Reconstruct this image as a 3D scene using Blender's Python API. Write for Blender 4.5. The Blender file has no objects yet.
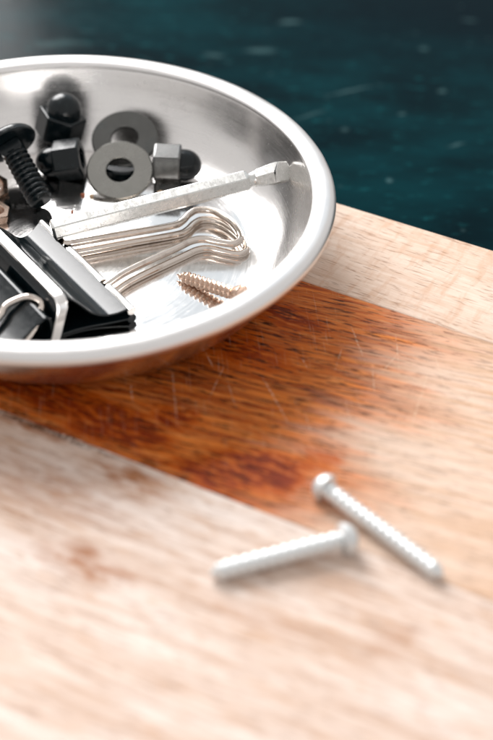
import bpy, bmesh, math, random
from mathutils import Vector, Matrix, Euler

# ------------------------------------------------------------------ camera, world, lamps, exposure
S = 0.001                                   # everything below is written in millimetres
scene = bpy.context.scene
C = scene.collection
random.seed(7)

cam_d = bpy.data.cameras.new('camera')
cam = bpy.data.objects.new('camera', cam_d); C.objects.link(cam)
cam_d.sensor_fit = 'VERTICAL'; cam_d.sensor_height = 36.0; cam_d.lens = 72.97
cam_d.clip_start = 0.01; cam_d.clip_end = 50.0
cF = Vector((0.0, 0.76833, -0.64005)); cX = Vector((0.99951, 0.02009, 0.02412)); cU = Vector((-0.03139, 0.63974, 0.76795))
mw = Matrix.Identity(4)
for i in range(3):
    mw[i][0] = cX[i]; mw[i][1] = cU[i]; mw[i][2] = -cF[i]
mw[0][3], mw[1][3], mw[2][3] = 48.34*S, -317.61*S, 228.09*S
cam.matrix_world = mw
cam_d.dof.use_dof = True; cam_d.dof.focus_distance = 0.386; cam_d.dof.aperture_fstop = 7.8
scene.camera = cam

world = bpy.data.worlds.new('World'); scene.world = world; world.use_nodes = True
bg = world.node_tree.nodes['Background']
bg.inputs['Color'].default_value = (1.0, 0.976, 0.962, 1); bg.inputs['Strength'].default_value = 0.60

def area(name, loc, target, sx, sy, power, col):
    d = bpy.data.lights.new(name, 'AREA'); d.shape = 'RECTANGLE'; d.size = sx; d.size_y = sy
    d.energy = power; d.color = col
    o = bpy.data.objects.new(name, d); C.objects.link(o)
    o.location = loc
    o.rotation_euler = (Vector(target)-Vector(loc)).to_track_quat('-Z', 'Y').to_euler()
    return o
area('window_light', (-0.60, 1.12, 0.88), (0.02, -0.02, 0), 0.95, 1.0, 36.0, (1.0, 0.985, 0.98))
area('bowl_floor_fill_light', (0.27, 1.22, 0.98), (0.02, 0.0, 0), 0.95, 0.75, 0.55, (0.50, 0.78, 1.0))  # added fill to brighten the bowl floor, no window seen there

vs = scene.view_settings
vs.view_transform = 'Standard'; vs.look = 'None'; vs.exposure = 0.32; vs.gamma = 1.0; vs.use_curve_mapping = False
scene.render.engine = 'CYCLES'
scene.cycles.use_denoising = True
scene.cycles.max_bounces = 12; scene.cycles.glossy_bounces = 8
scene.cycles.caustics_reflective = True; scene.cycles.blur_glossy = 0.5
scene.cycles.sample_clamp_indirect = 6.0

# ------------------------------------------------------------------ node helpers
class NT:
    def __init__(self, name):
        self.m = bpy.data.materials.new(name); self.m.use_nodes = True
        self.t = self.m.node_tree; self.n = self.t.nodes; self.l = self.t.links
        self.b = self.n['Principled BSDF']
        tc = self.n.new('ShaderNodeTexCoord')
        v = self.n.new('ShaderNodeVectorMath'); v.operation = 'SCALE'; v.inputs['Scale'].default_value = 1/S
        self.l.new(tc.outputs['Object'], v.inputs[0]); self.mm = v.outputs[0]
    def put(self, sock, val):
        if isinstance(val, bpy.types.NodeSocket): self.l.new(val, sock)
        else: sock.default_value = val
    def math(self, op, a, b=0.0, clamp=False):
        x = self.n.new('ShaderNodeMath'); x.operation = op; x.use_clamp = clamp
        self.put(x.inputs[0], a); self.put(x.inputs[1], b); return x.outputs[0]
    def mapping(self, vec, loc=(0,0,0), rot=0.0, scale=(1,1,1), kind='TEXTURE'):
        x = self.n.new('ShaderNodeMapping'); x.vector_type = kind
        self.put(x.inputs['Vector'], vec); x.inputs['Location'].default_value = loc
        x.inputs['Rotation'].default_value = (0,0,rot); x.inputs['Scale'].default_value = scale
        return x.outputs[0]
    def noise(self, vec, scale, detail=4, rough=0.55, dist=0.0):
        x = self.n.new('ShaderNodeTexNoise'); self.put(x.inputs['Vector'], vec)
        x.inputs['Scale'].default_value = scale; x.inputs['Detail'].default_value = detail
        x.inputs['Roughness'].default_value = rough; x.inputs['Distortion'].default_value = dist
        return x.outputs['Fac']
    def ramp(self, f, a, b, lo=0.0, hi=1.0, smooth=True):
        x = self.n.new('ShaderNodeMapRange'); x.interpolation_type = 'SMOOTHSTEP' if smooth else 'LINEAR'
        self.put(x.inputs['Value'], f); x.inputs['From Min'].default_value = a; x.inputs['From Max'].default_value = b
        x.inputs['To Min'].default_value = lo; x.inputs['To Max'].default_value = hi
        return x.outputs['Result']
    def mix(self, f, a, b, mode='MIX'):
        x = self.n.new('ShaderNodeMix'); x.data_type = 'RGBA'; x.blend_type = mode
        self.put(x.inputs['Factor'], f)
        for s, v in ((x.inputs[6], a), (x.inputs[7], b)):
            if isinstance(v, tuple): v = tuple(v)+(1,) if len(v) == 3 else v
            self.put(s, v)
        return x.outputs[2]
    def blob(self, vec, cx, cy, rx, ry, rot, inner=0.2):
        m = self.mapping(vec, (cx, cy, 0), math.radians(rot), (rx, ry, 1e4))
        x = self.n.new('ShaderNodeVectorMath'); x.operation = 'LENGTH'; self.l.new(m, x.inputs[0])
        return self.ramp(x.outputs['Value'], 1.0, inner)
    def mx(self, vals):
        r = vals[0]
        for v in vals[1:]: r = self.math('MAXIMUM', r, v)
        return r
    def bump(self, h, strength, dist=0.0002):
        x = self.n.new('ShaderNodeBump'); x.inputs['Strength'].default_value = strength
        x.inputs['Distance'].default_value = dist; self.put(x.inputs['Height'], h)
        self.l.new(x.outputs['Normal'], self.b.inputs['Normal'])
    def warp(self, vec, amount, scale):
        x = self.n.new('ShaderNodeTexNoise'); self.put(x.inputs['Vector'], vec); x.inputs['Scale'].default_value = scale
        x.inputs['Detail'].default_value = 3
        s = self.n.new('ShaderNodeVectorMath'); s.operation = 'SUBTRACT'; self.l.new(x.outputs['Color'], s.inputs[0]); s.inputs[1].default_value = (.5,.5,.5)
        m = self.n.new('ShaderNodeVectorMath'); m.operation = 'SCALE'; self.l.new(s.outputs[0], m.inputs[0]); m.inputs['Scale'].default_value = amount
        a = self.n.new('ShaderNodeVectorMath'); a.operation = 'ADD'; self.put(a.inputs[0], vec); self.l.new(m.outputs[0], a.inputs[1])
        return a.outputs[0]

# ------------------------------------------------------------------ materials
def metal(name, col, rough, rough_var=0.08, bump=0.15, nscale=0.8, dirt=None, dirt_amt=0.4, streak=None, metallic=1.0):
    t = NT(name)
    n1 = t.noise(t.mm, nscale, 5, 0.6); n2 = t.noise(t.mm, nscale*6, 3, 0.6)
    t.b.inputs['Metallic'].default_value = metallic
    colr = col
    if dirt: colr = t.mix(t.ramp(n1, 0.5, 0.75, 0, dirt_amt), col, dirt)
    t.put(t.b.inputs['Base Color'], colr if not isinstance(colr, tuple) else colr+(1,))
    h = n2
    if streak is not None:
        h = t.noise(t.mapping(t.mm, scale=streak), 1.0, 4, 0.7)
    r = t.math('ADD', t.ramp(n1, 0.3, 0.7, -rough_var, rough_var), t.ramp(h, 0.3, 0.7, rough-rough_var*.5, rough+rough_var*.5))
    t.put(t.b.inputs['Roughness'], r)
    t.bump(h, bump, 0.0001)
    return t.m

def gloss(name, col, rough, spec=0.5, wear=None, wear_amt=0.5, coat=0.0, nscale=0.7):
    t = NT(name)
    n1 = t.noise(t.mm, nscale, 5, 0.65); n2 = t.noise(t.mm, nscale*7, 3, 0.6)
    c = col+(1,)
    if wear: c = t.mix(t.ramp(n1, 0.5, 0.72, 0, wear_amt), col, wear)
    t.put(t.b.inputs['Base Color'], c)
    t.put(t.b.inputs['Roughness'], t.ramp(n1, 0.3, 0.7, rough*0.75, rough*1.35))
    t.b.inputs['Specular IOR Level'].default_value = spec
    t.b.inputs['Coat Weight'].default_value = coat
    t.bump(n2, 0.12, 0.0001)
    return t.m

def bowl_steel(name, floor_r, r_floor, r_wall, col):
    t = NT(name)
    sep = t.n.new('ShaderNodeSeparateXYZ'); t.l.new(t.mm, sep.inputs[0])
    rad = t.math('SQRT', t.math('ADD', t.math('MULTIPLY', sep.outputs[0], sep.outputs[0]), t.math('MULTIPLY', sep.outputs[1], sep.outputs[1])))
    ang = t.math('ARCTAN2', sep.outputs[1], sep.outputs[0])
    cv = t.n.new('ShaderNodeCombineXYZ'); t.l.new(t.math('MULTIPLY', ang, 2.2), cv.inputs[0]); t.l.new(t.math('MULTIPLY', rad, 2.6), cv.inputs[1])
    t.l.new(t.math('MULTIPLY', sep.outputs[2], 2.6), cv.inputs[2])
    rings = t.noise(cv.outputs[0], 1.0, 5, 0.7)
    big = t.noise(t.mm, 0.06, 4, 0.6)
    dust = t.noise(t.mm, 0.9, 2, 0.5)
    base = t.ramp(rad, floor_r-2, floor_r+5, r_floor, r_wall)
    r = t.math('ADD', base, t.ramp(rings, 0.3, 0.7, -0.035, 0.05))
    r = t.math('ADD', r, t.ramp(big, 0.35, 0.7, -0.03, 0.07))
    r = t.math('ADD', r, t.ramp(dust, 0.68, 0.75, 0.0, 0.15))
    t.put(t.b.inputs['Roughness'], r)
    t.b.inputs['Metallic'].default_value = 1.0
    t.put(t.b.inputs['Base Color'], t.mix(t.ramp(dust, 0.68, 0.75, 0, 0.4), col, (0.75, 0.73, 0.70)))
    amt = t.ramp(rad, floor_r-2, floor_r+5, 0.03, 1.0)
    t.bump(t.math('MULTIPLY', t.math('ADD', rings, t.math('MULTIPLY', big, 3.0)), amt), 0.07, 0.0003)
    return t.m

M = {}
M['bowl'] = bowl_steel('brushed_bowl_steel', 48, 0.09, 0.20, (0.80, 0.78, 0.765))
M['rim'] = bowl_steel('brushed_rim_steel', 40, 0.28, 0.33, (0.80, 0.785, 0.775))
M['black'] = gloss('black_oxide', (0.002, 0.0055, 0.007), 0.20, 0.34, (0.012, 0.020, 0.022), 0.5)
M['black_cap'] = gloss('black_cap_plastic', (0.002, 0.005, 0.0065), 0.14, 0.34)
M['black_sheet'] = gloss('black_sprung_sheet', (0.002, 0.005, 0.0065), 0.11, 0.36, (0.008, 0.014, 0.016), 0.5, coat=0.08)
M['worn_black'] = metal('worn_black_zinc', (0.13, 0.13, 0.128), 0.22, 0.05, 0.1, 0.4, (0.07, 0.08, 0.08), 0.8)
M['washer'] = metal('dull_grey_zinc', (0.29, 0.285, 0.265), 0.27, 0.05, 0.05, 0.10, (0.22, 0.22, 0.20), 0.7)
M['dark_washer'] = metal('dark_grey_zinc', (0.12, 0.12, 0.115), 0.22, 0.05, 0.05, 0.10, (0.07, 0.08, 0.08), 0.8)
M['key'] = metal('bright_tool_steel', (0.70, 0.70, 0.68), 0.30, 0.06, 0.25, 0.6, (0.42, 0.42, 0.40), 0.7, streak=(2.5, 0.5, 0.5))
M['wire'] = metal('nickel_wire', (0.68, 0.61, 0.55), 0.13, 0.04, 0.05, 0.25, (0.36, 0.28, 0.23), 0.6)
M['tube'] = metal('bright_nickel', (0.80, 0.78, 0.76), 0.16, 0.04, 0.04, 0.4)
M['brass'] = metal('pale_brass', (0.64, 0.46, 0.36), 0.25, 0.07, 0.1, 0.6, (0.30, 0.18, 0.12), 0.7)
M['zinc'] = metal('galvanised_screw', (0.75, 0.765, 0.765), 0.48, 0.08, 0.3, 0.8, (0.58, 0.62, 0.62), 0.6, metallic=0.75)
M['crumb'] = gloss('rust_crumb', (0.45, 0.16, 0.09), 0.8, 0.2)
M['crumb2'] = gloss('sawdust_crumb', (0.62, 0.45, 0.30), 0.8, 0.2)

def wood(name, kind):
    t = NT(name)
    v = t.mm
    ang = {'near': 2, 'mid': 9, 'far': -2}[kind]
    seed = {'near': 11.3, 'mid': 4.7, 'far': 27.1}[kind]
    vg = t.mapping(v, (seed*13, seed*7, seed), math.radians(ang), (1, 1, 1))
    vw = t.warp(vg, 1.6, 0.05)
    lines = t.noise(t.mapping(vw, scale=(26, 1.7, 6)), 1.0, 6, 0.62)
    fine = t.noise(t.mapping(vw, scale=(9, 0.45, 2)), 1.0, 4, 0.65)
    pores = t.noise(t.mapping(vw, scale=(5.5, 0.55, 2)), 1.0, 2.5, 0.6)
    broad = t.noise(t.mapping(vg, scale=(60, 16, 20)), 1.0, 4, 0.6)
    patch = t.noise(v, 0.05, 4, 0.6)
    speck = t.noise(v, 1.1, 3, 0.6)
    if kind == 'mid':
        pale = t.mix(t.ramp(lines, 0.3, 0.72), (0.73, 0.545, 0.43), (0.55, 0.335, 0.205))
        pale = t.mix(t.ramp(broad, 0.4, 0.7, 0, 0.5), pale, (0.75, 0.60, 0.50))
        oil = t.mix(t.ramp(lines, 0.3, 0.70), (0.72, 0.20, 0.030), (0.29, 0.041, 0.003))
        oil = t.mix(t.ramp(fine, 0.46, 0.70, 0, 0.5), oil, (0.80, 0.38, 0.13))
        sep = t.n.new('ShaderNodeSeparateXYZ'); t.l.new(v, sep.inputs[0])
        edge = t.math('ADD', sep.outputs[0], t.math('MULTIPLY', sep.outputs[1], 0.10))
        edge = t.math('ADD', edge, t.ramp(broad, 0.2, 0.8, -20, 20, False))
        edge = t.math('ADD', edge, t.ramp(lines, 0.2, 0.8, -12, 12, False))
        om = t.ramp(edge, 112, 74, 0.0, 1.0)
        col = t.mix(om, pale, oil)
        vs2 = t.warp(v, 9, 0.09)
        near_bowl = t.blob(vs2, 42, -14, 46, 30, -8, 0.0)  # dark streaky stain by the bowl, also deepening its contact shade in the colour
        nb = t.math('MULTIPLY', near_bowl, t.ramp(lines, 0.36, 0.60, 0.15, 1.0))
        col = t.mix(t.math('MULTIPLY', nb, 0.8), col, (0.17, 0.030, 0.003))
        st = t.mx([t.blob(vs2, 81, -46, 19, 9.5, 14, 0.3), t.blob(vs2, 46, -49, 22, 9, 0, 0.45), t.blob(vs2, 24, -47, 24, 10, 0, 0.4),
                   t.blob(vs2, 72, -53, 14, 6, 0, 0.3), t.math('MULTIPLY', t.blob(vs2, 91, -38, 9, 5, 25, 0.2), 0.6), t.blob(vs2, 56, -40, 12, 5, -5, 0.2), t.blob(vs2, 58, -12, 26, 13, 8, 0.0), t.blob(vs2, 62, 6, 24, 9, 0, 0.0)])
        st = t.math('MULTIPLY', st, t.ramp(t.noise(t.mapping(v, scale=(6, 1.5, 3)), 1.0, 6, 0.7), 0.28, 0.60, 0.08, 1.0))
        col = t.mix(t.ramp(st, 0.0, 0.62, 0.0, 0.95), col, t.mix(t.ramp(st, 0.35, 0.95), (0.48, 0.088, 0.003), (0.20, 0.020, 0.0008)))
        pm = t.ramp(pores, 0.545, 0.62)
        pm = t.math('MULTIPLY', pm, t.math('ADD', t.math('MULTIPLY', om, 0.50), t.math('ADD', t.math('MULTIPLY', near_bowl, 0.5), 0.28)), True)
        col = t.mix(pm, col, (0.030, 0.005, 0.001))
        cuts = [(45.6,-23.4,60.4,-45.9),(57.2,-16.8,60.3,-32.2),(58.4,-20.5,68.3,-32.1),(65.6,-16.4,81.9,-31.2),(80.7,-23.5,87.6,-31.8),
                (87.6,14.1,96.2,-2.9),(96.6,14.7,112.9,-9.9),(87.4,.6,94,-12.5),(78.9,2.4,81.6,-9.1),(50.6,-15.8,56.7,-21.8),(87.1,-14.3,93.7,-24.6),
                (71.4,-6.2,76.3,-10.8),(40.7,-34.2,45.9,-41.5),(110.7,5.2,120,-13.7),(94.8,-20,103,-34.4),(100,8,106,-22),(104,-4,117,-30),(92,10,91,-8),(76,12,88,-3)]
        vc = t.warp(v, 0.5, 0.3)
        cs = []
        for i, (x0, y0, x1, y1) in enumerate(cuts):
            L = math.hypot(x1-x0, y1-y0)/2
            cs.append(t.blob(vc, (x0+x1)/2, (y0+y1)/2, L, 0.20 if i % 3 else 0.30, math.degrees(math.atan2(y1-y0, x1-x0)), 0.35))
        cut = t.math('MULTIPLY', t.mx(cs), t.ramp(speck, 0.40, 0.62, 0.0, 0.62))
        hatch = t.noise(t.mapping(vc, rot=math.radians(-58), scale=(14, 0.42, 1)), 1.0, 2, 0.5)
        hatch = t.math('MULTIPLY', t.ramp(hatch, 0.60, 0.70), t.ramp(patch, 0.45, 0.6, 0, 0.22))
        cut = t.math('MAXIMUM', cut, hatch)
        col = t.mix(cut, col, (0.74, 0.54, 0.39))
        dark = pm
        t.put(t.b.inputs['Roughness'], t.math('ADD', t.ramp(om, 0, 1, 0.55, 0.40), t.ramp(lines, 0.3, 0.7, -0.06, 0.08)))
        h = t.math('SUBTRACT', t.math('SUBTRACT', t.math('MULTIPLY', lines, 0.5), pm), t.math('MULTIPLY', cut, 0.8))
    else:
        if kind == 'near':
            a, b2, c2 = (0.77, 0.645, 0.565), (0.51, 0.335, 0.24), (0.83, 0.755, 0.705)
        else:
            a, b2, c2 = (0.73, 0.575, 0.47), (0.58, 0.40, 0.29), (0.77, 0.64, 0.545)
        col = t.mix(t.ramp(lines, 0.3, 0.72), a, b2)
        col = t.mix(t.ramp(broad, 0.4, 0.7, 0, 0.6), col, c2)
        col = t.mix(t.ramp(fine, 0.5, 0.72, 0, 0.35), col, b2)
        vs2 = t.warp(v, 9, 0.09)
        if kind == 'near':
            st = t.mx([t.blob(vs2, 63.5, -88, 18, 5.5, 4, 0.1), t.blob(vs2, 57, -63, 18, 7, 0, 0.1), t.blob(vs2, 30, -59.5, 16, 3.5, 0, 0.1),
                       t.math('MULTIPLY', t.blob(vs2, 127, -76, 9, 6, 70, 0.1), 0.35), t.math('MULTIPLY', t.blob(vs2, 42, -74, 40, 15, 0, 0.0), 0.6),
                       t.math('MULTIPLY', t.blob(vs2, 100, -84, 22, 5, 0, 0.0), 0.3)])
            st = t.math('MULTIPLY', st, t.ramp(t.noise(t.mapping(v, scale=(7, 2.4, 3)), 1.0, 4, 0.6), 0.32, 0.62, 0.25, 0.95))
            col = t.mix(st, col, (0.33, 0.11, 0.026))
            col = t.mix(t.math('MULTIPLY', t.blob(t.warp(v, 2, 0.3), 34, -58.6, 26, 1.5, 0, 0.3), t.ramp(speck, 0.35, 0.6, 0.1, 0.9)), col, (0.05, 0.018, 0.008))
        else:
            rays = t.noise(t.mapping(t.warp(v, 3, 0.1), scale=(3.2, 16, 6)), 1.0, 4, 0.6)
            col = t.mix(t.ramp(rays, 0.47, 0.68, 0, 0.5), col, (0.56, 0.34, 0.22))
        mott = t.noise(t.mapping(t.warp(v, 6, 0.06), scale=(15, 3.6, 10)), 1.0, 6, 0.72)
        col = t.mix(t.ramp(mott, 0.50, 0.72, 0, 0.6 if kind == 'near' else 0.3), col, (0.50, 0.27, 0.14))
        pm = t.math('MULTIPLY', t.ramp(pores, 0.57, 0.68), 0.5)
        col = t.mix(pm, col, (0.22, 0.10, 0.05))
        t.put(t.b.inputs['Roughness'], t.ramp(lines, 0.3, 0.7, 0.48, 0.62))
        h = t.math('SUBTRACT', t.math('MULTIPLY', lines, 0.5), pm)
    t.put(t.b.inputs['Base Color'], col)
    t.b.inputs['Specular IOR Level'].default_value = 0.14
    t.bump(h, 0.45, 0.0002)
    return t.m
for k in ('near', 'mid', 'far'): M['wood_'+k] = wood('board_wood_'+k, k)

def table_mat():
    t = NT('dark_teal_tabletop')
    v = t.mm
    big = t.noise(t.mapping(v, scale=(60, 25, 30)), 1.0, 4, 0.6)
    fine = t.noise(t.mapping(v, scale=(7, 3, 3)), 1.0, 4, 0.65)
    col = t.mix(t.ramp(big, 0.35, 0.7), (0.0003, 0.0075, 0.0105), (0.0006, 0.022, 0.0275))
    col = t.mix(t.ramp(fine, 0.56, 0.75, 0, 0.5), col, (0.008, 0.095, 0.105))
    vw = t.warp(v, 4, 0.12)
    col = t.mix(t.math('MULTIPLY', t.blob(t.warp(v, 40, 0.02), 150, 205, 150, 85, 20, 0.25), 0.9), col, (0.0002, 0.0055, 0.009))  # light falloff at the far right, painted as a dark patch in the colour
    marks = [(49.5,150,8,2.6,4),(34,145.5,6,2.2,0),(60,172,6,2.2,8),(107,155.5,2.4,2.4,0),(90,70,1.7,1.7,0),(112,91.6,4,1.2,30),(77,98.6,1.6,2,0),
             (79.7,124,12,1.2,25),(66,107,9,1.4,28),(110,126,2,1.6,0),(124,178,4,1.5,0),(-20,150,14,4,5),(96,110,2,1,10),(20,130,8,2.5,4)]
    ms = [t.math('MULTIPLY', t.blob(vw, x, y, rx, ry, r, 0.1), 0.35+0.6*random.random()) for x, y, rx, ry, r in marks]
    sp = t.n.new('ShaderNodeTexVoronoi'); t.l.new(v, sp.inputs['Vector']); sp.inputs['Scale'].default_value = 0.085
    ms.append(t.ramp(sp.outputs['Distance'], 0.10, 0.02, 0, 0.22))
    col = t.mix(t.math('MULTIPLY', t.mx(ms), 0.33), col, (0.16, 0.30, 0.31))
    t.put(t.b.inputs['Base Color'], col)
    t.put(t.b.inputs['Roughness'], t.ramp(fine, 0.3, 0.7, 0.15, 0.21))
    t.b.inputs['Specular IOR Level'].default_value = 0.018
    t.bump(fine, 0.15, 0.0003)
    return t.m
M['table'] = table_mat()

# ------------------------------------------------------------------ mesh helpers (mm in, metres out)
def mesh_obj(name, verts, faces, mat, parent=None, smooth=True, angle=35):
    me = bpy.data.meshes.new(name)
    me.from_pydata([(x*S, y*S, z*S) for x, y, z in verts], [], faces)
    bm = bmesh.new(); bm.from_mesh(me)
    bmesh.ops.recalc_face_normals(bm, faces=bm.faces[:])
    if smooth:
        lim = math.radians(angle)
        for f in bm.faces: f.smooth = True
        for e in bm.edges:
            if len(e.link_faces) != 2 or e.calc_face_angle(0) > lim: e.smooth = False
    bm.to_mesh(me); bm.free()
    me.materials.append(mat)
    o = bpy.data.objects.new(name, me); C.objects.link(o)
    if parent: o.parent = parent
    return o

def tag(o, label, cat, group=None):
    o['label'] = label; o['category'] = cat
    if group: o['group'] = group
    return o

def thing(name, label, cat, loc=(0,0,0), axis=None, spin=0.0, rotz=0.0, group=None):
    o = bpy.data.objects.new(name, None); C.objects.link(o)
    o.empty_display_size = 0.004
    o.location = (loc[0]*S, loc[1]*S, loc[2]*S)
    if axis is not None:
        q = Vector(axis).normalized().to_track_quat('Z', 'Y')
        o.rotation_mode = 'QUATERNION'
        o.rotation_quaternion = q @ Euler((0, 0, spin)).to_quaternion()
    else:
        o.rotation_euler = (0, 0, rotz)
    return tag(o, label, cat, group)

def bevel(o, w, seg=2, angle=30):
    m = o.modifiers.new('bevel', 'BEVEL'); m.width = w*S; m.segments = seg
    m.limit_method = 'ANGLE'; m.angle_limit = math.radians(angle); m.harden_normals = False
    return o

def lathe(prof, n=64, closed=False, z_ax=True):
    vs, fs = [], []
    k = len(prof); ring = []
    for (r, z) in prof:
        if r < 1e-6: ring.append([len(vs)]); vs.append((0, 0, z))
        else:
            ring.append(list(range(len(vs), len(vs)+n)))
            for i in range(n):
                a = 2*math.pi*i/n; vs.append((r*math.cos(a), r*math.sin(a), z))
    for j in range(k if closed else k-1):
        A, B = ring[j], ring[(j+1) % k]
        for i in range(n):
            i2 = (i+1) % n
            if len(A) == 1 and len(B) == 1: continue
            if len(A) == 1: fs.append((A[0], B[i], B[i2]))
            elif len(B) == 1: fs.append((A[i], B[0], A[i2]))
            else: fs.append((A[i], B[i], B[i2], A[i2]))
    return vs, fs

def poly_rings(rings, cap=True):
    """rings: list of lists of points (same count) -> lofted closed tube"""
    vs, fs = [], []
    n = len(rings[0])
    for r in rings: vs += r
    for j in range(len(rings)-1):
        for i in range(n):
            i2 = (i+1) % n
            fs.append((j*n+i, j*n+i2, (j+1)*n+i2, (j+1)*n+i))
    if cap:
        fs.append(tuple(range(n-1, -1, -1))); fs.append(tuple(range((len(rings)-1)*n, len(rings)*n)))
    return vs, fs

def hexring(r, z, off=0.0, n=6):
    return [(r*math.cos(off+2*math.pi*i/n), r*math.sin(off+2*math.pi*i/n), z) for i in range(n)]

def catmull(pts, sub=8):
    P = [Vector(p) for p in pts]; out = []
    for i in range(len(P)-1):
        p0 = P[max(i-1, 0)]; p1 = P[i]; p2 = P[i+1]; p3 = P[min(i+2, len(P)-1)]
        for s in range(sub):
            u = s/sub
            out.append(0.5*((2*p1)+(-p0+p2)*u+(2*p0-5*p1+4*p2-p3)*u*u+(-p0+3*p1-3*p2+p3)*u**3))
    out.append(P[-1]); return out

def tube(path, r, n=14):
    pts = [Vector(p) for p in path]; rings = []
    t0 = (pts[1]-pts[0]).normalized()
    up = Vector((0, 0, 1)) if abs(t0.z) < 0.9 else Vector((1, 0, 0))
    x = t0.cross(up).normalized()
    for i, p in enumerate(pts):
        t = (pts[min(i+1, len(pts)-1)]-pts[max(i-1, 0)]).normalized()
        x = (x-t*x.dot(t)).normalized(); y = t.cross(x)
        rings.append([tuple(p+(x*math.cos(2*math.pi*k/n)+y*math.sin(2*math.pi*k/n))*r) for k in range(n)])
    return poly_rings(rings)

def threaded(core, outer, pitch, length, n=28, per=8, taper=None, z0=0.0, end_chamfer=0.5):
    rows = int(length/pitch*per)+1; vs, fs = [], []
    for j in range(rows+1):
        z = length*j/rows
        for i in range(n):
            a = 2*math.pi*i/n
            ph = (z/pitch-i/n) % 1.0
            h = max(0.0, 1-abs(ph-0.5)*2.0)
            h = min(1.0, h*1.35)
            r = core+(outer-core)*h
            if taper: r *= taper(z/length)
            if length-z < end_chamfer and not taper: r = min(r, core+(outer-core)*(length-z)/end_chamfer)
            vs.append((r*math.cos(a), r*math.sin(a), z0+z))
    for j in range(rows):
        for i in range(n):
            i2 = (i+1) % n
            fs.append((j*n+i, j*n+i2, (j+1)*n+i2, (j+1)*n+i))
    fs.append(tuple(range(n-1, -1, -1))); fs.append(tuple(range(rows*n, (rows+1)*n)))
    return vs, fs

def box(x0, x1, y0, y1, z0, z1):
    v = [(x, y, z) for x in (x0, x1) for y in (y0, y1) for z in (z0, z1)]
    f = [(0,1,3,2),(4,6,7,5),(0,4,5,1),(2,3,7,6),(0,2,6,4),(1,5,7,3)]
    return v, f

# ------------------------------------------------------------------ setting: dark table and the board
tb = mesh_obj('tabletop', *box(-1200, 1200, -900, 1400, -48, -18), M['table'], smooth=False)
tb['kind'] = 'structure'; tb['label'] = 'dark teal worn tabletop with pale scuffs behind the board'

BA = math.radians(-26.604)                      # grain of the board runs down to the right
board = thing('cutting_board', 'wooden board of glued planks, oiled orange in the middle, under the steel bowl', 'cutting board', (0, 0, 0), rotz=BA)
for k, y0, y1, dz in (('far', 21.2, 58.4, -0.05), ('mid', -57.55, 21.1, 0.0), ('near', -140.0, -57.65, 0.04)):
    # plank top is a little uneven, edges slightly broken
    nx, ny = 70, 10
    vs, fs = [], []
    X0, X1 = -130, 250
    for i in range(nx+1):
        for j in range(ny+1):
            x = X0+(X1-X0)*i/nx; y = y0+(y1-y0)*j/ny
            vs.append((x, y, dz))
    for i in range(nx):
        for j in range(ny):
            a = i*(ny+1)+j; fs.append((a, a+ny+1, a+ny+2, a+1))
    rim_i = [i*(ny+1) for i in range(nx+1)]+[nx*(ny+1)+j for j in range(1, ny+1)]+[i*(ny+1)+ny for i in range(nx-1, -1, -1)]+[j for j in range(ny-1, 0, -1)]
    b0 = len(vs)
    for i in rim_i: vs.append((vs[i][0], vs[i][1], -18.0))
    m = len(rim_i)
    for q in range(m): fs.append((rim_i[q], b0+q, b0+(q+1) % m, rim_i[(q+1) % m]))
    fs.append(tuple(b0+q for q in range(m)))
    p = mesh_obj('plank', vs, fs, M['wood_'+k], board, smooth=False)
    bevel(p, {'far': 0.5, 'mid': 0.22, 'near': 0.22}[k], 2, 40)
    p['label'] = {'far': 'narrow pale plank along the far edge', 'mid': 'wide orange brown oiled plank with knife cuts', 'near': 'pale beige plank nearest the viewer'}[k]

# ------------------------------------------------------------------ steel bowl
bowl = thing('steel_bowl', 'shallow brushed stainless steel bowl full of small hardware on the board', 'bowl', (0.95, 0.7, 0.1))
inner = [(0, 1.0), (20, 1.0), (38, 1.0), (46, 1.05), (49.5, 1.4), (52.6, 2.5), (55.4, 4.4), (57.8, 7.0), (59.8, 10.4), (61.3, 14.2), (62.4, 17.8), (63.3, 20.6), (64.4, 21.3)]
outer = [(65.0, 20.6), (64.2, 19.4), (63.5, 17.4), (62.3, 13.9), (60.8, 10.0), (58.8, 6.4), (56.2, 3.6), (53.1, 1.6), (49.8, 0.5), (46, 0.05), (38, 0.0), (20, 0.0), (0, 0.0)]
def smooth_prof(pr, sub=4):
    return [(max(0, p.x), p.z) for p in catmull([(r, 0, z) for r, z in pr], sub)]
mesh_obj('bowl_body', *lathe(smooth_prof(inner)+smooth_prof(outer), 160), M['bowl'], bowl, angle=60)
rim_prof = smooth_prof([(62.5, 20.4), (62.6, 21.1), (63.5, 21.8), (65.1, 22.1), (66.7, 21.95), (67.8, 21.4), (68.45, 20.5), (68.6, 19.4), (68.2, 18.5), (67.4, 18.2), (66.6, 18.6), (65.6, 19.6), (63.8, 19.9), (62.5, 20.4)], 3)[:-1]
mesh_obj('rolled_rim', *lathe(rim_prof, 180, closed=True), M['rim'], bowl, angle=60)

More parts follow.
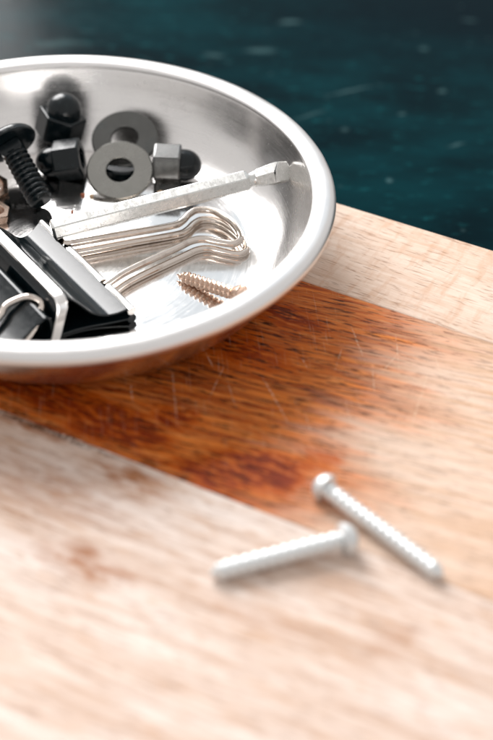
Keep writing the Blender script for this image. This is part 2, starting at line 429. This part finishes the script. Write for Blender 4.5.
# ------------------------------------------------------------------ cap nuts
def cap_nut(label, loc, axis, spin, hexmat, domemat, L=7.6, dome_r=4.35, dome_h=5.6, af=10.0):
    t = thing('cap_nut', label, 'cap nut', loc, axis, spin, group='cap nuts in the bowl')
    R = af/2/math.cos(math.pi/6)
    rings = [hexring(R*.55, 3.0), hexring(R*.55, 0.0), hexring(R*.93, 0.0), hexring(R, 0.5), hexring(R, L-.35), hexring(R*.95, L), hexring(R*.6, L)]
    h = mesh_obj('hex_base', *poly_rings(rings), hexmat, t, angle=20); bevel(h, 0.22, 2, 25)
    prof = [(dome_r, L-.5), (dome_r, L+.9)]
    for i in range(1, 12):
        a = math.pi/2*i/11; prof.append((dome_r*math.cos(a), L+.9+(dome_h-.9)*math.sin(a)))
    prof[-1] = (0, L+dome_h)
    mesh_obj('dome', *lathe(prof, 40), domemat, t)
    return t
cap_nut('black cap nut standing tilted against the far wall of the bowl', (-7.3, 50.6, 5.4), (0.26, 0.06, 0.96), math.radians(14), M['black'], M['black'], af=12.0, L=7.8, dome_r=4.9)
cap_nut('black cap nut lying on its side, dome toward the black bolt', (1.2, 37.0, 7.0), (-1, 0.0, -0.2), math.radians(2), M['black'], M['black_cap'])
cap_nut('cap nut with worn grey hexagon and black dome, lying right of the washers', (21.0, 36.3, 6.3), (1, -0.02, 0), math.radians(11), M['worn_black'], M['black_cap'])

# ------------------------------------------------------------------ washers
def washer(label, loc, tilt, rx, r_out=9.0, r_in=3.45, th=1.3, mat='washer'):
    c = 0.16
    prof = [(r_in, -th/2+c), (r_in, th/2-c), (r_in+c, th/2), (r_out-c*2, th/2), (r_out, th/2-c*2), (r_out, -th/2+c), (r_out-c, -th/2), (r_in+c, -th/2)]
    o = mesh_obj('washer', *lathe(prof, 72, closed=True), M[mat], angle=25)
    o.location = tuple(v*S for v in loc)
    o.rotation_euler = (math.radians(tilt), math.radians(rx), 0)
    return tag(o, label, 'washer', 'wide washers in the bowl')
washer('mid grey wide washer lying in front, overlapping the darker washer', (11.9, 33.3, 5.6), 28, 0, 9.15, 3.8, 1.1)
washer('dark grey wide washer half hidden behind the lighter washer', (12.2, 46.4, 7.8), 25, -3, 9.3, 3.8, 1.1, 'dark_washer')

def hex_nut(label, loc, axis, spin, mat, af, h, hole, group=None):
    R = af/2/math.cos(math.pi/6)
    n = 6
    rings = []
    for r, z in ((R*.93, 0), (R, h*.1), (R, h*.9), (R*.93, h)): rings.append(hexring(r, z))
    # ring with a hole: subdivide hexagon to 24 points
    def hexpt(r, a):
        k = (a % (math.pi/3))-math.pi/6
        return r*math.cos(math.pi/6)/math.cos(k)
    N = 36; prof = [(0, None)]
    vs, fs = [], []
    sect = [(R*.94, 0, 1), (R, h*.12, 1), (R, h*.88, 1), (R*.94, h, 1), (hole*1.1, h, 0), (hole, h*.9, 0), (hole, h*.1, 0), (hole*1.1, 0, 0)]
    for r, z, hx in sect:
        for i in range(N):
            a = 2*math.pi*i/N; rr = hexpt(r, a) if hx else r
            vs.append((rr*math.cos(a), rr*math.sin(a), z))
    k = len(sect)
    for j in range(k):
        j2 = (j+1) % k
        for i in range(N):
            i2 = (i+1) % N; fs.append((j*N+i, j*N+i2, j2*N+i2, j2*N+i))
    o = mesh_obj('hex_nut', vs, fs, mat, angle=25)
    o.location = tuple(v*S for v in loc); o.rotation_mode = 'QUATERNION'
    o.rotation_quaternion = Vector(axis).normalized().to_track_quat('Z', 'Y') @ Euler((0, 0, spin)).to_quaternion()
    return tag(o, label, 'nut', group)
o = mesh_obj('hole_backing_disc', *lathe([(1.0, 0.3), (1.0, 2.6), (1.4, 3.0), (6.6, 3.0), (7.1, 2.5), (7.1, 0.5), (6.6, 0.0), (1.4, 0.0)], 40, closed=True), M['black'], angle=40)  # disc added beneath the washers to make their holes dark
o.location = (12.2*S, 41.5*S, 1.15*S); tag(o, 'black disc added under the grey washers to keep their holes dark', 'backing disc')
hex_nut('small brass nut at the left picture edge below the black bolt', (-20.3, 15.0, 1.2), (0.25, -0.1, 1), 0.4, M['brass'], 7, 3.2, 2.0, 'brass nuts in the bowl')
hex_nut('small brass nut at the left picture edge behind the black bolt', (-22.6, 28.0, 1.6), (0.5, -0.6, 1), 0.1, M['brass'], 7, 3.2, 2.0, 'brass nuts in the bowl')

# ------------------------------------------------------------------ carriage bolt
head = Vector((-17.6, 33.0, 12.6)); tip = Vector((-7.9, 18.8, 4.0))
ax = (tip-head); L = ax.length
bolt = thing('carriage_bolt', 'black threaded bolt with round mushroom head leaning at the left', 'bolt', tuple(head), tuple(ax), 0.5)
prof = [(0, -4.2)]+[(7.6*math.sin(a), -0.9-3.3*math.cos(a)) for a in [math.pi/2*i/10 for i in range(1, 10)]]+[(7.6, -0.9), (7.7, -0.5), (7.5, -0.1), (7.0, 0.0), (0, 0.0)]
mesh_obj('mushroom_head', *lathe(prof, 56), M['black'], bolt)
nk = mesh_obj('square_neck', *poly_rings([hexring(4.5, -0.1, math.pi/4, 4), hexring(4.4, 2.6, math.pi/4, 4), hexring(3.4, 3.6, math.pi/4, 4)]), M['black'], bolt, angle=20); bevel(nk, 0.4, 2)
mesh_obj('threaded_shank', *threaded(2.65, 3.45, 1.6, L-2.8, 36, 10, z0=2.8, end_chamfer=0.9), M['black'], bolt, angle=50)

# ------------------------------------------------------------------ hexagon key
kl = Vector((-3.0, 1.7, 6.9)); kt = Vector((57.0, 20.6, 15.2))
ka = kt-kl; KL = ka.length
key = thing('hex_key', 'bright silver hexagon key with ball end lying across the bowl', 'hex key', tuple(kl), tuple(ka), math.radians(16))
R = 3.0
o = mesh_obj('shaft', *poly_rings([hexring(R*.85, 0), hexring(R, .5), hexring(R*1.0, KL*.4), hexring(R, KL-11.2), hexring(R*.86, KL-10.3)]), M['key'], key, angle=20); bevel(o, 0.22, 2, 25)
o = mesh_obj('neck', *lathe([(0, KL-10.6), (2.1, KL-10.6), (1.9, KL-10.0), (1.85, KL-9.5), (1.95, KL-9.0), (2.2, KL-8.6), (0, KL-8.6)], 24), M['key'], key)
tip_rings = [hexring(1.9, KL-9.1), hexring(2.45, KL-7.6), hexring(2.85, KL-5.2), hexring(3.05, KL-3.6)]
cut_n = key.rotation_quaternion.inverted() @ Vector((0.80, -0.36, 0.47))      # the end is cut at a slant
for rr, dz in ((3.05, -0.35), (2.75, 0.0)):
    tip_rings.append([(x, y, KL-.4+dz-(cut_n.x*x+cut_n.y*y)/cut_n.z) for x, y, z in hexring(rr, 0)])
o = mesh_obj('ball_tip', *poly_rings(tip_rings), M['key'], key, angle=20); bevel(o, 0.15, 2, 22)

# ------------------------------------------------------------------ binder clip
def binder_clip(label, loc, rz, CL, sec, inset_max, tubes, tube_r, handles, wire_r):
    clip = thing('binder_clip', label, 'binder clip', loc, rotz=rz, group='black binder clips in the bowl')
    secs = [(p.y, p.z) for p in catmull([(0, a, b) for a, b in sec], 4)]
    depth = max(-y for y, z in secs)
    NX = 24; vs, fs = [], []
    for (y, z) in secs:
        d = min(1.0, max(0.0, -y/(depth*.8)))
        ins = inset_max*(math.sin(d*math.pi/2)**1.2)
        for i in range(NX+1): vs.append((ins+(CL-2*ins)*i/NX, y, z))
    for j in range(len(secs)-1):
        for i in range(NX):
            fs.append((j*(NX+1)+i, j*(NX+1)+i+1, (j+1)*(NX+1)+i+1, (j+1)*(NX+1)+i))
    o = mesh_obj('spring_body', vs, fs, M['black_sheet'], clip, angle=80)
    sm = o.modifiers.new('thickness', 'SOLIDIFY'); sm.thickness = 0.55*S; sm.offset = 0
    bevel(o, 0.15, 2, 40)
    for z, segs, mat in tubes:
        for x0, x1 in segs:
            v, f = tube([(x0, 0, z), (x0+.01, 0, z), ((x0+x1)/2, 0, z), (x1-.01, 0, z), (x1, 0, z)], tube_r, 20)
            o = mesh_obj('rolled_edge', v, f, M[mat], clip); bevel(o, 0.25, 2, 50)
    Rz = Matrix.Rotation(-rz, 3, 'Z')
    for hp in handles:
        mesh_obj('handle', *tube(catmull([tuple(Rz @ (Vector(p)-Vector(loc))) for p in hp], 6), wire_r, 14), M['wire'], clip, angle=60)
    return clip
rz1 = math.atan2(-0.806, 0.592)
h1 = [(0.6, -1.2, 4.6), (3.5, -0.6, 4.6), (16.9, 4.9, 4.3), (27.6, 9.2, 4.1), (30.2, 11.4, 4.1), (32.0, 14.8, 4.2), (34.4, 16.9, 4.3), (38.6, 16.3, 4.3), (42.8, 12.2, 4.3), (45.4, 7.0, 4.3), (45.8, 3.6, 4.3), (44.2, 1.8, 4.2), (40.8, 2.4, 4.1), (36.4, 3.6, 4.1), (33.2, 2.6, 4.1), (29.5, -0.8, 4.1), (18.2, -11.5, 4.4), (13.8, -17.2, 4.6), (12.6, -18.9, 4.6)]
h2 = [(x+0.9+0.010*x, y-0.2-0.02*x, 2.3-0.009*x) for x, y, z in h1]
h1 = [(x-0.2, y+0.3, z) for x, y, z in h1]
binder_clip('large black binder clip with two silver wire handles spread across the bowl', (-6.42, 7.79, 1.1), rz1, 44.7,
    [(0.0, 1.2), (-6, 0.55), (-13, 0.35), (-18.0, 0.45), (-19.6, 1.0), (-19.9, 2.2), (-19.2, 4.6), (-18.5, 7.2), (-17.8, 8.9), (-16.6, 10.1), (-15.2, 10.5), (-13.9, 9.9), (-11.6, 7.4), (-9.4, 4.8), (-7.4, 3.5), (-5.4, 3.1), (-3.2, 3.4), (-0.9, 4.3)], 4.6,
    ((3.55, ((0.0, 10.0), (14.4, 30.9), (33.6, 44.7)), 'tube'), (1.15, ((0.0, 11.0), (15.0, 30.0), (34.0, 44.7)), 'black_sheet')), 1.18, (h1, h2), 0.98)
h3 = [(-14.6, -41.0, 5.6), (-12.5, -38.6, 6.8), (-10.4, -35.6, 8.2), (-9.9, -34.0, 8.8), (-8.6, -32.8, 9.4), (-5.2, -31.4, 10.2), (-2.4, -31.6, 9.8), (-1.0, -33.0, 9.0), (-1.8, -37.0, 7.0), (-4.4, -42.5, 5.0), (-5.4, -45.0, 4.6)]
binder_clip('small black binder clip at the near rim with one wire handle folded over it', (-8.0, -46.6, 1.4), rz1+math.pi, 29.0,
    [(0.0, 1.1), (-5, 0.6), (-10, 0.5), (-12.2, 0.6), (-13.2, 1.2), (-13.4, 2.2), (-13.1, 6.2), (-12.7, 7.4), (-11.8, 7.9), (-10.8, 7.5), (-8, 6.2), (-4, 4.5), (-0.8, 3.3)], 1.6,
    ((3.0, ((0.0, 7.0), (9.0, 20.0), (22.0, 29.0)), 'black_sheet'), (1.0, ((0.0, 29.0),), 'black_sheet')), 1.0, (h3,), 0.85)

# ------------------------------------------------------------------ bent flat steel strip lying over the large clip
def flat_strip(path, wdir, w, th):
    P = [Vector(p) for p in path]; W = Vector(wdir).normalized(); rings = []
    for i, p in enumerate(P):
        t = (P[min(i+1, len(P)-1)]-P[max(i-1, 0)]).normalized()
        n = W.cross(t).normalized()
        k = 0.55 if i in (0, len(P)-1) else 1.0
        rings.append([tuple(p+W*(w/2*k*a)+n*(th/2*b)) for a, b in ((1, 1), (-1, 1), (-1, -1), (1, -1))])
    return poly_rings(rings)
bend = [(-6, -16.6, 11.35), (-5.2, -16.6, 11.35), (10, -16.6, 11.3), (25, -16.6, 11.3), (37.5, -16.6, 11.3), (39.6, -16.7, 11.2), (41.0, -17.0, 10.7), (41.6, -17.3, 9.6), (41.7, -18.4, 6.2), (41.7, -19.3, 3.2), (41.7, -20.1, 0.7), (41.7, -20.25, 0.2)]
o = mesh_obj('steel_strip', *flat_strip(bend, (0, 1, 0), 2.7, 1.0), M['tube'], angle=40); bevel(o, 0.3, 3, 40)
o.location = (-6.42*S, 7.79*S, 1.1*S); o.rotation_euler = (0, 0, rz1)
tag(o, 'bent flat silver strip lying along the top of the large binder clip', 'metal strip')

# ------------------------------------------------------------------ brass screw
def screw(name, label, head_p, tip_p, mat, core, outer, pitch, head_r, head_h, spin=0.0, group=None, head='pan', point=0.12, smooth_part=0.0):
    hp = Vector(head_p); tp = Vector(tip_p); a = tp-hp; L = a.length
    t = thing(name, label, 'screw', tuple(hp), tuple(a), spin, group=group)
    if head == 'pan':
        prof = [(0, -head_h*.55), (head_r*.30, -head_h*.58), (head_r*.32, -head_h), (head_r*.6, -head_h*.93), (head_r*.85, -head_h*.68), (head_r*.98, -head_h*.35), (head_r, -.15), (head_r*.95, 0.0), (outer*.9, 0.25), (0, .25)]
    else:
        prof = [(0, -head_h*.2), (head_r*.35, -head_h*.2), (head_r*.36, -head_h*.45), (head_r*.9, -head_h*.42), (head_r, -head_h*.25), (head_r*.95, 0), (outer*1.05, head_h*.9), (0, head_h)]
    mesh_obj('head', *lathe(prof, 40), mat, t)
    def tp_f(u):
        e = 1-point
        return 1.0 if u < e else max(0.06, 1-((u-e)/point)**1.3)
    mesh_obj('threaded_shank', *threaded(core, outer, pitch, L, 30, 10, taper=tp_f), mat, t, angle=60)
    return t
screw('wood_screw', 'pale brass threaded screw lying beside the wire handles', (46.0, -20.6, 4.6), (29.8, -9.3, 2.1), M['brass'], 1.05, 1.72, 1.5, 3.0, 2.0, head='flat', point=0.16)
# two galvanised screws lying on the board
g = 'silver screws on the board'
screw('pan_head_screw', 'silver screw on the board pointing right, its head on the orange wood', (66.4, -86.2, 2.7), (89.7, -109.4, 1.5), M['zinc'], 1.6, 1.98, 1.9, 3.2, 2.9, group=g, point=0.07)
screw('pan_head_screw', 'silver screw on the board pointing left, lying nearest the viewer', (69.2, -101.2, 2.8), (42.1, -110.7, 1.6), M['zinc'], 1.65, 2.1, 2.1, 3.5, 3.2, group=g, point=0.08)

# ------------------------------------------------------------------ crumbs
def crumb(label, loc, r, mat):
    bm = bmesh.new(); bmesh.ops.create_icosphere(bm, subdivisions=2, radius=r*S)
    for v in bm.verts: v.co *= random.uniform(0.75, 1.2)
    me = bpy.data.meshes.new('crumb'); bm.to_mesh(me); bm.free(); me.materials.append(mat)
    o = bpy.data.objects.new('crumb', me); C.objects.link(o); o.location = tuple(v*S for v in loc); o.scale = (1.3, 0.9, 0.8)
    tag(o, label, 'crumb', 'crumbs on the bowl floor')
crumb('reddish crumb on the bowl floor left of the front washer', (2.2, 27.1, 1.5), 0.5, M['crumb'])
crumb('tan crumb on the bowl floor under the front washer', (4.6, 26.6, 1.5), 0.45, M['crumb2'])
crumb('reddish crumb on the shiny floor above the hexagon key', (0.1, 18.7, 1.45), 0.4, M['crumb'])
crumb('tan crumb below the cap nut with the grey hexagon', (23.4, 28.9, 1.8), 0.8, M['crumb2'])
